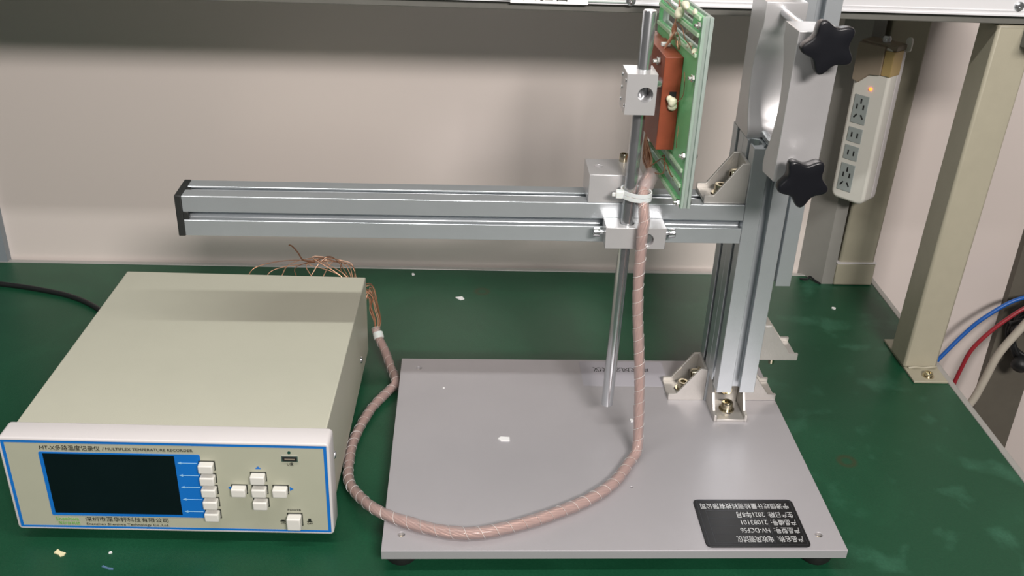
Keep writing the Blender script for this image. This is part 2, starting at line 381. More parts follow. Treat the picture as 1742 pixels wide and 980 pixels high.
def gusset(mx, parent, leg=.040, w=.036):
    """corner bracket: foot along +x, upright along +z, width along y (0..w)"""
    web = [(0, 0), (leg, 0), (leg, .008), (leg-.009, .008), (.008, leg), (0, leg)]
    bm = B()
    for y in (0, w-.003): prism(bm, web, .003, mx @ at(0, y+.003, 0) @ XZ)
    prism(bm, rect(.001, leg, .003, w-.003), .0032, mx, [rrect(.016, .030, w/2-.0034, w/2+.0034, .0033, 3)])
    prism(bm, rect(-leg, -.001, .003, w-.003), .0032, mx @ Matrix.Rotation(PI/2, 4, 'Y'), [rrect(-.030, -.016, w/2-.0034, w/2+.0034, .0033, 3)])
    g = obj('corner_bracket', bm, 'cast', parent, bev=.0004, seg=1)
    bolt('bolt', mx @ Vector((.0205, w/2, .0032)), mx.to_3x3() @ Vector((0, 0, 1)), g, .0062, .0085)
    bolt('bolt', mx @ Vector((.0032, w/2, .0225)), mx.to_3x3() @ Vector((1, 0, 0)), g, .0062, .0085)
    return g
FX = Matrix.Diagonal((-1, 1, 1, 1))
gusset(at(SX, SY+.001, PT) @ FX, st)                      # left of the rear post
gusset(at(SX+.04, SY+.001, PT), st)                       # right of the rear post
gusset(at(SX+.002, SY, PT) @ Matrix.Rotation(-PI/2, 4, 'Z'), st)   # in front
gusset(at(SX+.04, SY-.038, .1015), st)                    # right of the front post, raised
bm = B(); cyl(bm, (.3948, .212, .090), (.3948, .212, .101), .003, 12); obj('screw_end', bm, 'bolt', st)
gusset(at(SX, SY-.037, .2755) @ FX, st)                   # above the arm
# block on top of the arm with screw
blk = obj('arm_block', box(B(), .1855, .2360, .1966, .2400, .2755, .3035), 'alu_bright', st)
bool_cut(blk, cyl(B(), tuple(Vector((.1966, .2200, .2960))), (.1966, .2200, .31), .0038, 18))
bv = blk.modifiers.new('bevel', 'BEVEL'); bv.width = .0005; bv.limit_method = 'ANGLE'; bv.segments = 1
bolt('bolt', (.2222, .2345, .3035), (0, 0, 1), blk, .0042, .0075, washer=False)
# nameplate
npl = obj('nameplate', prism(B(), rrect(.2895, .3850, .0035, .0685, .005), .0012, at(0, 0, PT)), 'plate_black', st, bev=.0003, label='black nameplate with silver lettering, upside down to the viewer')
R180 = lambda x, y: at(x, y, PT+.0013) @ Matrix.Rotation(PI, 4, 'Z')
def line(x0, x1, y0, y1, m='plate_line', z=PT+.00125): return box(B(), x0, x1, y0, y1, z, z+.0001)
w = .0003
bm = B()
for a in ((.2925, .3820, .0058, .0058+w), (.2925, .3820, .0662, .0662+w), (.2925, .2925+w, .0058, .0662), (.3820, .3820+w, .0058, .0662)): box(bm, a[0], a[1], a[2], a[3], PT+.0012, PT+.00135)
for y in (.0085, .0200, .0310, .0415, .0520): box(bm, .2985, .3535, y, y+w, PT+.0012, PT+.00135)
for x in (.2985, .3535): box(bm, x, x+w, .0085, .0520, PT+.0012, PT+.00135)
obj('rule_line', bm, 'plate_line', npl, smooth=0)
rows = [('产品名称:', '电吹风测试仪', .0140, .0330), ('产品型号:', 'HV-DCF56', .0255, .0270), ('产品编号:', '21083101', .0363, .0245), ('生产日期:', '2021年8月', .0468, .0260)]
for a, b_, y, wd_ in rows:
    text('lettering', a, 'plate_ink', npl, R180(.3682, y), .0085, .0235)
    text('lettering', b_, 'plate_ink', npl, R180(.3525-wd_/2, y), .0090, wd_)
text('lettering', '宁波恒屹计量检测科技有限公司', 'plate_ink', npl, R180(.3370, .0590), .0085, .0840)
# translucent paper label at the back of the base plate
pap = mat('pale_film_label', srgb(184, 182, 190), .5)
lb = obj('film_label', box(B(), .2060, .3030, .2640, .3155, PT, PT+.0002), pap, st, label='pale translucent label with thin handwriting')
text('handwriting', '电吹风测试仪', 'ink', lb, at(.2530, .2985, PT+.0003) @ Matrix.Rotation(PI, 4, 'Z'), .0105, .0640, thick=.00005)

# ------------------------------------------------------------------ clamp (fixed block + movable jaw with star knobs)
cl = thing('clamp', 'aluminium clamp with curved jaws and two black star knobs, on top of the post', 'clamp', (.355, .2475, .332), 'stand')
def arcpts(y0, y1, ym, z0, z1, n=12):
    return [(y0+(y1-y0)*k/n+(ym*(1-(2*k/n-1)**2)), z0+(z1-z0)*k/n) for k in range(n+1)]
YZ = lambda x: Matrix(((0, 0, 1, x), (1, 0, 0, 0), (0, 1, 0, 0), (0, 0, 0, 1)))
prof = [(.272, .332), (.2270, .332), (.2270, .340)]+[(.2270+.0150*math.sin(PI*k/14)**.8, .340+.098*k/14) for k in range(1, 14)]+[(.2270, .438), (.2270, .4592), (.272, .4592)]
obj('fixed_jaw', prism(B(), prof, .038, YZ(.3366)), 'alu_bright', cl, bev=.0006)
prof = [(.1290, .3262), (.1400, .3240), (.1665, .3275), (.1665, .336)]+[(.1665-.0170*math.sin(PI*k/14)**.8, .336+.105*k/14) for k in range(1, 14)]+[(.1665, .441), (.1665, .4562), (.1285, .4562)]
prof = [(.1290, .3262), (.1640, .3222), (.1672, .3290), (.1655, .341)]+[(.1655-.0160*math.sin(PI*k/14)**.8, .341+.100*k/14) for k in range(1, 14)]+[(.1655, .441), (.1655, .4562), (.1285, .4562)]
prof = [(.1315, .3255)]+prof[1:]
obj('moving_jaw', prism(B(), prof, .0370, YZ(.3366)), 'alu_bright', cl, bev=.0006)
def knob(x, y, z, ph):
    bm = B(); n = 60
    def ring(s, yy, amp=1):
        out = []
        for k in range(n):
            t = 2*PI*k/n; rr = s*(.0188+amp*(.0035*math.cos(5*(t-ph))+.00045*math.cos(10*(t-ph))))
            out.append(bm.verts.new((x+rr*math.cos(t), yy, z+rr*math.sin(t))))
        return out
    R = [ring(.86, y+.0115), ring(.93, y+.0105), ring(.985, y+.006), ring(1, y+.001), ring(.985, y-.0008), ring(.95, y-.0018), ring(.90, y-.0020), ring(.45, y-.0021, .6), ring(.15, y-.0021, .2)]
    for a, c in zip(R, R[1:]):
        for k in range(n): bm.faces.new((a[k], a[(k+1) % n], c[(k+1) % n], c[k]))
    bm.faces.new(R[0]); bm.faces.new(R[-1])
    kb = obj('star_knob', bm, 'knob', cl, smooth=50)
    obj('hub', cyl(B(), (x, y+.011, z), (x, y+.024, z), .0095, 24, .001), 'knob', kb)
    obj('threaded_rod', cyl(B(), (x, y+.022, z), (x, .2275, z), .0041, 16), 'steel', kb)
knob(.3540, .1030, .4500, math.radians(41)); knob(.3535, .1030, .3360, math.radians(54))

# ------------------------------------------------------------------ support rod with its two clamp blocks
rd = thing('support_rod', 'polished steel rod held upright in two aluminium clamp blocks before the arm', 'rod', (.2204, .185, .0544), 'stand')
bm = B(); lathe(bm, [(.0052, 0), (.0059, .0007), (.0059, .402), (.0052, .4035)], axis_mat((.2201, .1850, .0544), (.0046, 0, .4035)), 32); obj('rod', bm, 'steel', rd)
cb = obj('clamp_block', box(B(), .2014, .2585, .1730, .1962, .2388, .2603), 'alu_bright', rd)
bool_cut(cb, cyl(B(), (.2221, .1850, .22), (.2227, .1850, .28), .0064, 28))
bool_cut(cb, cyl(B(), (.2405, .165, .2480), (.2405, .1900, .2480), .0066, 28))
bv = cb.modifiers.new('bevel', 'BEVEL'); bv.width = .0005; bv.limit_method = 'ANGLE'; bv.segments = 1
obj('bore_plug', cyl(B(), (.2405, .1765, .2480), (.2405, .1895, .2480), .0064, 24), 'steel', cb)
for s, x in ((-1, .2014), (1, .2585)):
    bm = B(); cyl(bm, (x, .184, .2510), (x+s*.0042, .184, .2510), .0022, 12)
    lathe(bm, [(.0044, 0), (.0046, .0006), (.0046, .0058), (.0040, .0066), (.0022, .0066), (.0021, .004), (.0002, .0038)], axis_mat((x+s*.0040, .184, .2510), (s, 0, 0)), 18); obj('socket_screw', bm, 'steel', cb)
mb = obj('clamp_block', box(B(), .2070, .2335, .1650, .1950, .3718, .4078), 'alu_bright', rd)
bool_cut(mb, cyl(B(), (.2236, .1850, .36), (.2243, .1850, .42), .0063, 28))
bool_cut(mb, cyl(B(), (.2240, .160, .3897), (.2240, .200, .3897), .0068, 32))
bv = mb.modifiers.new('bevel', 'BEVEL'); bv.width = .0006; bv.limit_method = 'ANGLE'; bv.segments = 1
for y, z in ((.170, .401), (.190, .401), (.170, .379), (.190, .379), (.1885, .390)):
    bm = B(); lathe(bm, [(.0018, 0), (.0016, .0009), (.0006, .0009)], axis_mat((.2070, y, z), (-1, 0, 0)), 12); obj('grub_screw', bm, 'steel', mb)

# ------------------------------------------------------------------ sensor board
sb = thing('sensor_board', 'pale green double-sheet sensor board with brown blocks and copper wires', 'circuit board', (.2575, .21, .2945), 'stand')
BM_ = Matrix.Translation((.2585, .1335, 0)) @ Matrix.Rotation(math.radians(2.6), 4, 'Z')  # board frame: y = depth away, z up, x = thickness
def bz(y, z): return z-.030*y    # the board hangs slightly nose-up
def sheet(x0, t, z0, z1, holes, m, name, y1=.150, **k):
    bm = B(); out = [(0, bz(0, z0)), (y1, bz(y1, z0)), (y1, bz(y1, z1)), (0, bz(0, z1))]
    hh = [[(a, bz(a, c)), (b, bz(b, c)), (b, bz(b, d)), (a, bz(a, d))] for a, b, c, d in holes]
    prism(bm, out, t, BM_ @ YZ(x0), hh); return obj(name, bm, m, sb, smooth=0, bev=.0003, seg=1, **k)
Z0, Z1 = .2975, .4640
slots = [(.006, .144, .3035, .3140), (.006, .144, .3200, .3290), (.006, .144, .4340, .4460), (.030, .144, .4510, .4600)]
sheet(0, .0026, Z0, Z1, slots, 'sheet', 'front_sheet')
sheet(.0062, .0026, Z0, Z1, slots, 'sheet_edge', 'rear_sheet')
for x in (-.0001, .0061):
    bm = B(); prism(bm, [(-.0008, bz(0, Z0)), (.0018, bz(0, Z0)), (.0018, bz(0, Z1)), (-.0008, bz(0, Z1))], .0029, BM_ @ YZ(x)); obj('edge_strip', bm, 'sheet_edge', sb, bev=.0004, seg=1)
bm = B()
for y in (.001, .145):
    bm = B(); prism(bm, [(y, bz(y, Z0)), (y+.004, bz(y, Z0)), (y+.004, bz(y, Z1)), (y, bz(y, Z1))], .0036, BM_ @ YZ(.0026))
    obj('spacer_bar', bm, 'sheet_edge', sb, smooth=0)
def bp(x, y, z): return BM_ @ Vector((x, y, bz(y, z)))
for z in (.3015, .3450, .4130, .4565):
    hexnut('nut', bp(0, .0045, z), (-1, 0, 0), sb)
    bm = B(); lathe(bm, [(.0030, 0), (.0028, .0012), (.0014, .0021)], axis_mat(bp(.0088, .0045, z), (1, 0, 0)), 16); obj('screw_head', bm, 'nickel', sb)
for z, dm in ((.3008, 1), (.3172, 2), (.3312, 3), (.4318, 4), (.4485, 5), (.4620, 6)):   # ribs (rails) standing off the front sheet
    bm = B(); y0 = .004; prism(bm, [(y0, bz(y0, z-.0017)), (.146, bz(.146, z-.0017)), (.146, bz(.146, z+.0017)), (y0, bz(y0, z+.0017))], .0022, BM_ @ YZ(-.0022)); obj('rail', bm, 'sheet_rail', sb, bev=.0004, seg=1)
for y, z in ((.02, .3090), (.045, .3095), (.072, .3090), (.03, .3245), (.06, .3245), (.085, .3247), (.035, .4400), (.06, .4400)):
    bm = B(); lathe(bm, [(.0021, 0), (.0021, .0030)], axis_mat(bp(.0030, y, z), (1, 0, 0)), 10); obj('resistor', bm, 'tan', sb)
# bakelite blocks
def blockb(name, y0, y1, z0, z1, x0, x1, notch=None):
    bm = B(); out = [(y0, z0), (y1, z0), (y1, z1), (y0, z1)]
    if notch: out = [(y0, z0), (y1, z0), (y1, z1), (y0, z1), (y0, notch[1]), (y0+notch[2], notch[1]), (y0+notch[2], notch[0]), (y0, notch[0])]
    prism(bm, out, x1-x0, BM_ @ YZ(x0)); return obj(name, bm, 'bakelite', sb, bev=.0006, smooth=0)
blockb('bakelite_block', .0430, .1120, .3365, .4205, -.0165, -.0002)
blockb('bakelite_block', .1125, .1500, .330, .4180, -.0100, -.0002)
bm = B(); box(bm, -.0095, -.0035, .0424, .0432, .3800, .3900, BM_); obj('notch', bm, 'dark', sb)
hexnut('nut', BM_ @ Vector((-.0165, .0600, .4125)), (-1, 0, 0), sb, .0038, .0030, .0030)
bm = B(); cyl(bm, BM_ @ Vector((-.0165, .100, .3900)), BM_ @ Vector((-.0225, .0620, .3900)), .0050, 16); bm.free()
obj('mounting_pin', cyl(B(), (.2330, .1800, .3960), (.2430, .1830, .3960), .0050, 16), 'steel', sb)
def blob(name, c, r, m='glue', seed=1, sq=(1, 1, 1)):
    rnd = random.Random(seed); bm = B(); bmesh.ops.create_icosphere(bm, subdivisions=3, radius=1)
    dirs = [Vector((rnd.uniform(-1, 1), rnd.uniform(-1, 1), rnd.uniform(-1, 1))).normalized() for _ in range(7)]
    for v in bm.verts:
        d = v.co.normalized(); k = 1+sum(.38*max(0, d.dot(e)-.55) for e in dirs)-.1
        v.co = Vector(c)+Vector((d.x*sq[0], d.y*sq[1], d.z*sq[2]))*r*k
    return obj(name, bm, m, sb, smooth=80)
blob('glue_blob', BM_ @ Vector((-.0075, .0385, .3825)), .0042, seed=2); blob('glue_blob', BM_ @ Vector((-.0060, .0400, .3775)), .0036, seed=3); blob('glue_blob', BM_ @ Vector((-.010, .0405, .3850)), .0026, seed=9)
blob('glue_blob', bp(-.003, .064, .4560), .0058, seed=4, sq=(.7, 1.1, .9)); blob('glue_blob', bp(-.002, .050, .4640), .0050, seed=5, sq=(.7, 1.3, .7)); blob('glue_blob', bp(-.002, .080, .4325), .0040, seed=6)
blob('glue_blob', bp(-.001, .022, .4640), .0030, seed=7, sq=(.7, 1.3, .8)); blob('glue_blob', bp(0, .030, .4350), .0028, seed=8); blob('glue_blob', bp(0, .012, .4335), .0026, seed=12)
obj('white_clip', box(B(), -.0120, -.0040, .078, .083, .4205, .4240, BM_), 'tie', sb, bev=.0006)
def wire(pts, r=.00045, m='copper', seg=5, parent=None, name='wire', **k):
    return obj(name, tube(B(), spline(pts, 6), r, seg), m, parent or sb, smooth=60, **k)
for j in range(5):
    e = (j-2)*.0011
    wire([bp(-.004+e*.5, .066+e, .475), bp(-.0035, .0655+e*.7, .458), bp(-.005+e*.3, .067+e, .448), bp(-.0045-e*.6, .070+e, .440), bp(-.006+e, .073+e*1.5, .431), bp(-.009+e, .076+e*2, .4225)], .0006, 'copper')
wire([bp(-.004, .066, .447), bp(-.003, .050, .4455), bp(-.002, .040, .438), bp(-.002, .022, .4365), bp(-.002, .011, .4325), bp(-.002, .008, .4335)], .0005, 'dark_copper')
wire([bp(-.004, .072, .441), bp(-.003, .058, .437), bp(-.003, .050, .430), bp(-.003, .055, .426), bp(-.003, .060, .432)], .0005, 'dark_copper')
wire([bp(-.003, .075, .436), bp(-.003, .068, .433), bp(-.003, .062, .427)], .0004, 'dark_copper')
wire([bp(-.002, .030, .412), bp(-.003, .022, .405), bp(-.002, .026, .392), bp(-.004, .033, .385)], .0004, 'dark_copper')
wire([bp(-.002, .028, .365), bp(-.003, .025, .352), bp(-.002, .027, .345)], .0003, 'dark_copper')
wire([bp(-.002, .128, .455), bp(-.003, .108, .4565), bp(-.003, .088, .455), bp(-.003, .070, .456)], .0004, 'dark_copper')

# ------------------------------------------------------------------ sensor cable (copper bundle in clear spiral wrap)
cb_ = thing('sensor_cable', 'copper sensor cable in clear spiral wrap looping from the board to the recorder', 'cable', (.08, .0163, .0250), 'stand')
path = [(.2416, .1980, .3035), (.2375, .1900, .2975), (.2338, .1790, .2905), (.2338, .1705, .2830), (.2348, .1660, .2716), (.2340, .1640, .2571), (.2343, .1635, .2395), (.2346, .162, .2096), (.2373, .160, .1725), (.2415, .156, .1353), (.2446, .150, .0982), (.2456, .145, .0736), (.2465, .139, .045),
        (.2445, .1310, .0340), (.2370, .1201, .0312), (.2169, .0881, .0308), (.1885, .0621, .0308), (.1481, .039, .0308), (.1098, .0232, .0308), (.0781, .0163, .0308), (.0466, .021, .0308), (.0145, .0342, .0308), (-.0079, .0498, .0290), (-.0257, .0767, .022), (-.0385, .1058, .015), (-.0430, .1371, .0105),
        (-.0435, .1701, .0085), (-.0405, .1984, .007), (-.0302, .2411, .0065), (-.0164, .2723, .0065), (-.0075, .2870, .008), (-.0062, .2963, .011), (-.0120, .3170, .0110), (-.0213, .3434, .020), (-.0306, .3605, .030), (-.0340, .3690, .037)]
CP = resample(spline(path, 10), .0011); CF = frames(CP); N = len(CP)
def crad(i):
    t = i/N; return .0050 if t < .35 else (.0053 if t < .6 else .0050)
for s in range(7):     # copper strands
    pts = []
    for i in range(0, N, 3):
        tt, n, b = CF[i]; a = 2*PI*s/6+i*.0011/.055*2*PI; rr = (.0026 if s < 6 else 0)+.0003*math.sin(i*.05+s*2)
        pts.append(CP[i]+rr*(n*math.cos(a)+b*math.sin(a)))
    obj('copper_strand', tube(B(), pts, .0014, 6), 'strand', cb_, smooth=70)
bm = B(); K = 20; pitch = .0135; W0 = .96; rings = []     # spiral strip
lift = {}
steps = int(N*.0011/pitch*K); vs = []
for j in range(steps):
    row = []
    for e in range(7):
        sarc = (j/K+e/6*W0)*pitch
        fi_ = min(N-1.001, sarc/.0011); i = int(fi_); f = fi_-i
        p = CP[i].lerp(CP[i+1], f); tt, n, b = CF[i]; a = 2*PI*j/K
        rr = crad(i)+.00045*(1-e/6)*(1 if e else 0)+(.0001 if e == 0 else 0)+.0002*math.sin(j*.11)
        row.append(bm.verts.new(p+rr*(n*math.cos(a)+b*math.sin(a))))
    vs.append(row)
for a, c in zip(vs, vs[1:]):
    for e in range(6): bm.faces.new((a[e], a[e+1], c[e+1], c[e]))
obj('spiral_wrap', bm, 'wrap', cb_, smooth=40)
# milky seam ridge of the spiral
pts = []
for j in range(steps):
    fi_ = min(N-1.001, (j/K+W0)*pitch/.0011); i = int(fi_); tt, n, b = CF[i]; a = 2*PI*j/K; pts.append(CP[i].lerp(CP[i+1], fi_-i)+(crad(i)+.00025)*(n*math.cos(a)+b*math.sin(a)))
obj('wrap_edge', tube(B(), pts, .00022, 3), 'tie', cb_, smooth=60)
# sleeve of film at the upper end, and the fanned wires going up to the board
slv = glassy('clear_film', srgb(222, 212, 212), .5, .15)
bm = B(); lathe(bm, [(.0060, 0), (.0070, .004), (.0072, .016), (.0066, .022)], axis_mat((.2355, .1850, .2935), (.0105, .018, .014)), 20, caps=False); obj('film_sleeve', bm, slv, cb_)
rnd = random.Random(11)
for j in range(24):
    a = rnd.uniform(-1, 1); b2 = rnd.uniform(-1, 1)
    e_ = (.2478+.001*a, .246+.010*b2, .338+.003*a)
    wire([(.2416+.002*a, .198+.002*b2, .303), (.2432+.0015*b2, .215+.003*a, .3060+.002*b2), (.2455+.0022*b2, .238+.020*a, .3080+.006*b2), (.2462+.0020*a, .252+.016*a, .321+.003*b2), e_], .0010, 'dark_copper' if j % 3 else 'copper', parent=cb_)
wire([(.244, .208, .309), (.2495, .200, .318), (.2500, .188, .3235), (.2520, .176, .3225), (.2540, .168, .317), (.2545, .160, .3172)], .0006, 'dark_copper', parent=cb_)
wire([(.243, .204, .306), (.2470, .188, .309), (.2500, .178, .314), (.2510, .181, .322), (.2515, .190, .3265), (.2515, .197, .3225)], .0006, 'dark_copper', parent=cb_)
obj('wire_clip', box(B(), .2430, .2500, .2270, .2330, .326, .336), 'nickel', cb_, bev=.0008)
# ferrule of tape near the recorder and the loose ends
pe = CP[-1]; pd = CF[-1][0]; q = CP[-14]
bm = B(); lathe(bm, [(.0058, 0), (.0062, .001), (.0062, .007), (.0058, .008)], axis_mat(q, pd), 18); obj('tape_band', bm, 'tie', cb_)
for j in range(14):
    a = rnd.uniform(-1, 1); b2 = rnd.uniform(-1, 1)
    wire([pe-pd*.004+Vector((.002*a, .001, .002*b2)), pe+Vector((.004*a+.002, .004, .008+.002*b2)), (-.0360+.005*a, .3790, .058+.006*b2), (-.0390+.004*b2, .3850+.003*a, .075+.006*a), (-.0470+.004*a, .3780+.004*b2, .080+.014*b2), (-.0600, .372, .070+.016*b2)], .0006, 'copper' if j % 2 else 'dark_copper', parent=cb_)
for j, (x, z, dx) in enumerate(((-.172, .1010, -.03), (-.155, .0960, -.02), (-.135, .1040, -.02), (-.128, .1000, .01), (-.100, .1060, -.02), (-.090, .1010, -.015), (-.075, .0990, .02), (-.060, .1000, .012), (-.115, .1035, .02))):
    wire([(-.062, .372, .072), (-.058-.002*j, .380, .096+.002*(j % 3)), (-.066-.006*j, .395, .1080+.003*(j % 4)), (x*.55-.035, .398, z+.010), (x, .392, z+.004), (x+dx*.4, .380, z-.006)], .0005, 'copper' if j % 3 else 'dark_copper', parent=cb_)
wire([(-.105, .395, .110), (-.118, .392, .114), (-.124, .392, .124), (-.130, .392, .132), (-.134, .392, .1335)], .0009, 'dark_copper', parent=cb_, name='loose_wire')

# cable tie round rod and cable
bm = B(); loop = []
for k in range(40):
    t = 2*PI*k/40; x = .2275+.0130*math.cos(t); y = .1805+.0098*math.sin(t)-.30*(x-.2275); loop.append(Vector((x, y, .2880+.0008*math.sin(t))))
for dz in (0, .0042):
    rings = []
    for p in loop:
        c = Vector((.2275, .1805, p.z)); d = (p-c).normalized()
        rings.append([bm.verts.new(p+d*a+Vector((0, 0, dz+h))) for a, h in ((0, 0), (.0011, 0), (.0011, .0036), (0, .0036))])
    for i in range(40):
        a, c = rings[i], rings[(i+1) % 40]
        for k in range(4): bm.faces.new((a[k], a[(k+1) % 4], c[(k+1) % 4], c[k]))
ct = thing('cable_tie', 'milky white cable tie binding the sensor cable to the steel rod', 'cable tie', (.2275, .1805, .288), 'stand')
obj('strap', bm, 'tie', ct, smooth=40)
bm = box(B(), .2085, .2155, .1770, .1835, .2878, .2950); box(bm, .2050, .2090, .1790, .1805, .2890, .2930); obj('lock_head', bm, 'tie', ct, bev=.0008)

# ------------------------------------------------------------------ temperature recorder
rc = thing('recorder', 'cream multi-channel temperature recorder with dark screen and white keys', 'recorder', (.142, .16, 0), 'rec')
RW, RH, RD, RZ = .2837, .1013, .3201, .012
bz_ = obj('bezel', prism(B(), rrect(0, RW, RZ, RZ+RH, .004, 4), .0235, at(0, .0235, 0) @ XZ), 'bezel', rc, bev=.0014, seg=3)
bool_cut(bz_, box(B(), .0024, RW-.0024, -.01, .0012, RZ+.0020, RZ+RH-.0024))
obj('case', box(B(), .0060, RW-.0060, .0215, RD, RZ+.0015, RZ+RH-.0022), 'cream', rc, bev=.0012)
def rbox(x0, x1, z0, z1, y0=.0004, y1=.0016): return box(B(), x0, x1, y0, y1, RZ+z0, RZ+z1)
fp = obj('front_panel', rbox(.0024, RW-.0024, .0020, RH-.0024, .0006, .0014), 'panel', rc)
bm = B(); a, b_, c_ = .0026, .0052, .0022
for q in ((a, RW-a, RH-b_, RH-a), (a, RW-a, c_, .0042), (a, b_, .0042, RH-b_), (RW-b_, RW-a, .0042, RH-b_)): box(bm, q[0], q[1], .0003, .0007, RZ+q[2], RZ+q[3])
obj('blue_border', bm, 'blue', fp, smooth=0, label='blue border line')
bm = B(); prism(bm, rrect(.0328, .1712, .0163, .0866, .0015, 3), .0004, at(0, .0006, RZ) @ XZ, [rect(.0360, .1490, .0190, .0850)]); obj('screen_surround', bm, 'blue', fp, smooth=0, label='blue screen surround')
obj('screen', rbox(.0360, .1490, .0190, .0850, .0004, .0012), 'screen', fp, label='dark switched-off screen')
for z in (.0775, .0640, .0510, .0373, .0235):
    bm = B(); prism(bm, [(.1512, z), (.1545, z+.0013), (.1545, z+.0003), (.1680, z+.0003), (.1680, z-.0003), (.1545, z-.0003), (.1545, z-.0013)], .0002, at(0, .0002, RZ) @ XZ); obj('arrow_mark', bm, 'pale_blue', fp, smooth=0)
def key(x, z, w=.0128, h=.0092, d=.0065, name='key'):
    bm = B(); box(bm, x-w/2-.0007, x+w/2+.0007, .0001, .0008, RZ+z-h/2-.0007, RZ+z+h/2+.0007); sh = obj('key_hole', bm, 'ink', fp, smooth=0)
    return obj(name, box(B(), x-w/2, x+w/2, -d, .001, RZ+z-h/2, RZ+z+h/2), 'key', rc, bev=.0012, seg=3)
for z in (.0755, .0622, .0492, .0355, .0218): key(.1765, z-.0003, h=.0088)
for x, z in ((.2203, .0642), (.2025, .0500), (.2205, .0500), (.2388, .0503), (.2205, .0358)): key(x, z, h=.0088)
key(.2492, .0166, .0125, .0130, .0080, 'power_button')
def tri(c, pts): prism(c, pts, .0002, at(0, .0004, RZ) @ XZ); return c
for pts in ([(.2180, .0727), (.2232, .0727), (.2206, .0755)], [(.2185, .0292), (.2237, .0292), (.2211, .0268)], [(.1955, .0488), (.1955, .0532), (.1922, .0510)], [(.2468, .0490), (.2468, .0534), (.2500, .0512)]):
    obj('arrow_mark', tri(B(), pts), 'blue', fp, smooth=0)
u = obj('usb_port', rbox(.2418, .2560, .0815, .0875, -.0002, .001), 'steel', fp); 
obj('usb_slot', rbox(.2427, .2551, .0823, .0867, -.0004, .001), 'dark', fp)
obj('usb_tongue', rbox(.2445, .2535, .0838, .0850, -.0006, .001), 'tan', fp)
obj('status_lamp', cyl(B(), (.2487, .001, RZ+.0910), (.2487, .0001, RZ+.0910), .0014, 16), mat('dark_green_lens', srgb(22, 70, 60), .3), fp)
RT = lambda x, z: at(x, .0003, RZ+z) @ Matrix.Rotation(PI/2, 4, 'X')
text('lettering', 'MT-X多路温度记录仪', 'ink', fp, RT(.0604, .0908), .0058, .0515)
text('lettering', '/', 'ink', fp, RT(.0890, .0908), .0055)
text('lettering', 'MULTIPLEX TEMPERATURE RECORDER', 'ink', fp, RT(.1283, .0908), .0040, .0745)
text('lettering', '深圳市深华轩科技有限公司', 'ink', fp, RT(.0985, .0120), .0056, .0740)
text('lettering', 'Shenzhen Shenhwa Technology Co.,Ltd.', 'ink', fp, RT(.0985, .0067), .0034, .0740)
text('lettering', 'Shenhwa', 'green_ink', fp, RT(.0452, .0122), .0062, .0205)
text('lettering', '深华自科技', 'green_ink', fp, RT(.0462, .0070), .0040, .0195)
text('lettering', 'U盘', 'ink', fp, RT(.2490, .0785), .0036, .0055)
text('lettering', 'POWER', 'ink', fp, RT(.2492, .0272), .0028, .0120)
text('lettering', 'ON', 'ink', fp, RT(.2382, .0118), .0026, .0042)
text('lettering', 'OFF', 'ink', fp, RT(.2622, .0118), .0026, .0050)
for x, h in ((.2382, .0012), (.2622, .0030)):
    bm = B(); prism(bm, [(x-.0024, .0137), (x+.0024, .0137), (x+.0024, .0147), (x+.0013, .0147), (x+.0013, .0147+h), (x-.0013, .0147+h), (x-.0013, .0147), (x-.0024, .0147)], .0002, at(0, .0004, RZ) @ XZ); obj('switch_symbol', bm, 'ink', fp, smooth=0)
for x, y in ((.03, .05), (RW-.03, .05), (.03, .29), (RW-.03, .29)): obj('foot', lathe(B(), [(.011, 0), (.012, .002), (.010, RZ+.002)], at(x, y, 0), 20), 'cap', rc)
for y, z in ((.055, .048), (.255, .028)):
    bm = B(); lathe(bm, [(.0040, 0), (.0036, .0014), (.0016, .002), (.001, .001)], axis_mat((RW-.006, y, RZ+z), (1, 0, 0)), 14); obj('side_screw', bm, 'steel', rc)
obj('rear_socket', box(B(), .20, .26, RD, RD+.006, RZ+.04, RZ+.08), 'cap', rc, bev=.001)

# ------------------------------------------------------------------ cables
def cable(name, pts, r, m, label, base=None, cat='cable'):
    base = base or pts[0]; return tag(obj(name, tube(B(), spline(pts, 8), r, 10), m, base=base, smooth=60), label, cat)
cable('power_cable', [(-.80, 1.215, .0035), (-.70, 1.203, .0035), (-.62, 1.190, .0035), (-.5707, 1.1783, .0035), (-.52, 1.160, .0035), (-.4791, 1.133, .0035), (-.43, 1.085, .004), (-.395, 1.045, .020)], .0034, 'black_cable', 'black power cable lying on the green mat left of the recorder')
cable('blue_cable', [(.640, 1.21, -.19), (.690, 1.215, -.115), (.7244, 1.22, -.068), (.7480, 1.22, -.040), (.7850, 1.22, -.012), (.830, 1.22, -.002), (.90, 1.22, .000), (1.2, 1.22, -.03), (1.6, 1.23, -.06), (2.19, 1.23, -.08)], .0030, 'blue_cable', 'thin blue cable arching behind the beige post at the right')
cable('red_cable', [(2.19, 1.22, .09), (1.6, 1.22, .08), (1.2, 1.21, .06), (.90, 1.20, .020), (.805, 1.20, -.006), (.765, 1.20, -.035), (.732, 1.20, -.078), (.722, 1.20, -.115), (.716, 1.20, -.160), (.712, 1.20, -.235), (.710, 1.2, -.32)], .0030, 'red_cable', 'thin dark red cable dropping beside the right edge of the bench')
cable('beige_cable', [(1.02, 1.262, .97), (1.00, 1.255, .60), (.95, 1.23, .25), (.850, 1.19, .060), (.806, 1.19, -.005), (.784, 1.19, -.044), (.764, 1.19, -.086), (.755, 1.19, -.130), (.745, 1.19, -.170), (.722, 1.19, -.205), (.700, 1.19, -.225), (.66, 1.19, -.28)], .0058, 'beige_cable', 'thick beige cable hanging beside the right edge of the bench')
bm = B()
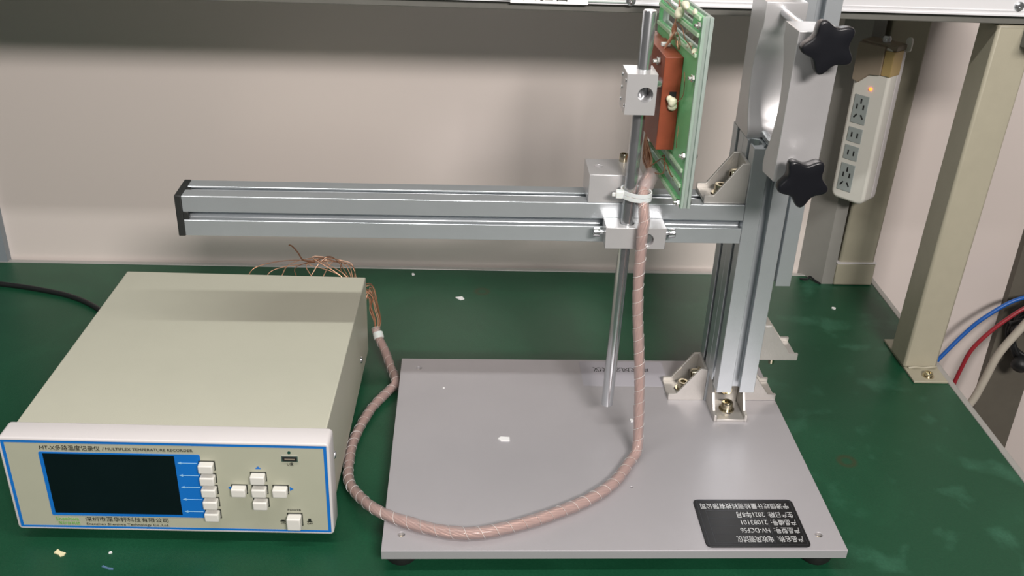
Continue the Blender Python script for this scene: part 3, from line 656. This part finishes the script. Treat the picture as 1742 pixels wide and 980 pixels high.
for j in range(5):
    rr = .040+.003*j; c = Vector((.846+.002*j, 1.235+.004*(j % 3), -.078+.004*(j % 2)))
    tube(bm, [c+Vector((rr*math.cos(t*PI/16)*.95, .01*math.sin(t*PI/8+j), rr*math.sin(t*PI/16))) for t in range(0, 33)], .0036, 8)
tube(bm, spline([(.800, 1.225, -.03), (.83, 1.22, -.05), (.87, 1.215, -.10), (.90, 1.215, -.14)], 6), .004, 8)
tube(bm, spline([(.79, 1.225, -.055), (.83, 1.215, -.035), (.88, 1.21, -.025), (.92, 1.21, -.02)], 6), .004, 8)
lathe(bm, [(.004, -.004), (.012, 0), (.013, .016), (.008, .020)], axis_mat((.826, 1.225, -.113), (-.5, -.6, -.6)), 16)
tag(obj('coiled_cable', bm, 'black_cable', base=(.846, 1.235, -.078), smooth=60), 'coil of black cable hanging by the wall at the right', 'cable')

# ------------------------------------------------------------------ small scraps
def scrap(name, pts, z, m, label, t=.0012, group=None):
    base = (pts[0][0], pts[0][1], z)
    tag(obj(name, prism(B(), pts, t, at(0, 0, z)), m, base=base, smooth=0), label, 'scrap', group)
def poly(cx, cy, w, h, a=0, k=0):
    s = [(-.5, -.4), (-.1, -.5), (.5, -.35), (.42, .3), (.1, .5), (-.35, .35)]
    c, sn = math.cos(a), math.sin(a); return [(cx+c*x*w-sn*y*h, cy+sn*x*w+c*y*h) for x, y in s]
scrap('paper_scrap', [(.0345, .8275), (.0375, .8235), (.0465, .8235), (.0465, .8295), (.0375, .8305)], PT, 'scrap', 'pointed white paper scrap in the middle of the base plate')
scrap('paper_scrap', poly(.1774, .8620, .0036, .0050, .4), PT, 'scrap', 'tiny white scrap beside the hanging cable on the base plate')
scrap('paper_scrap', poly(-.0236, .9208, .0022, .0022), PT, 'scrap', 'tiny white speck on the base plate near its rear left', .0006)
scrap('paper_scrap', [(-.0150, 1.1775), (-.0085, 1.1705), (-.0030, 1.1735), (-.0060, 1.1800)], 0, 'scrap', 'small white scrap on the mat behind the arm')
scrap('paper_scrap', poly(-.0756, 1.2440, .004, .006, .3), 0, 'scrap', 'small white scrap on the mat against the back edge')
scrap('paper_scrap', poly(.4991, 1.1640, .005, .006, .8), 0, 'scrap', 'small white scrap on the mat in front of the rear post')
scrap('paper_scrap', poly(-.3151, .6858, .0030, .0022, .4), 0, 'scrap', 'tiny white scrap on the mat before the recorder')
scrap('tape_scrap', [(-.3645, .6850), (-.3625, .6895), (-.3590, .6865), (-.3540, .6850), (-.3545, .6820), (-.3575, .6805), (-.3600, .6830)], 0, 'cream_scrap', 'cream coloured tape scrap on the mat before the recorder')
scrap('plastic_sliver', [(-.3170, .6680), (-.3100, .6648), (-.3060, .6645), (-.3062, .6660), (-.3110, .6668), (-.3160, .6695)], 0, 'blue_scrap', 'thin blue plastic sliver on the mat before the recorder')
bm = B(); tube(bm, spline([(.478, 1.250, .001), (.4865, 1.2435, .004), (.4905, 1.2475, .006), (.497, 1.240, .003), (.503, 1.2345, .001)], 5), .0015, 6); tag(obj('wire_scrap', bm, 'black_cable', base=(.49, 1.245, 0)), 'short curl of dark wire on the mat by the foot of the rear post', 'wire')
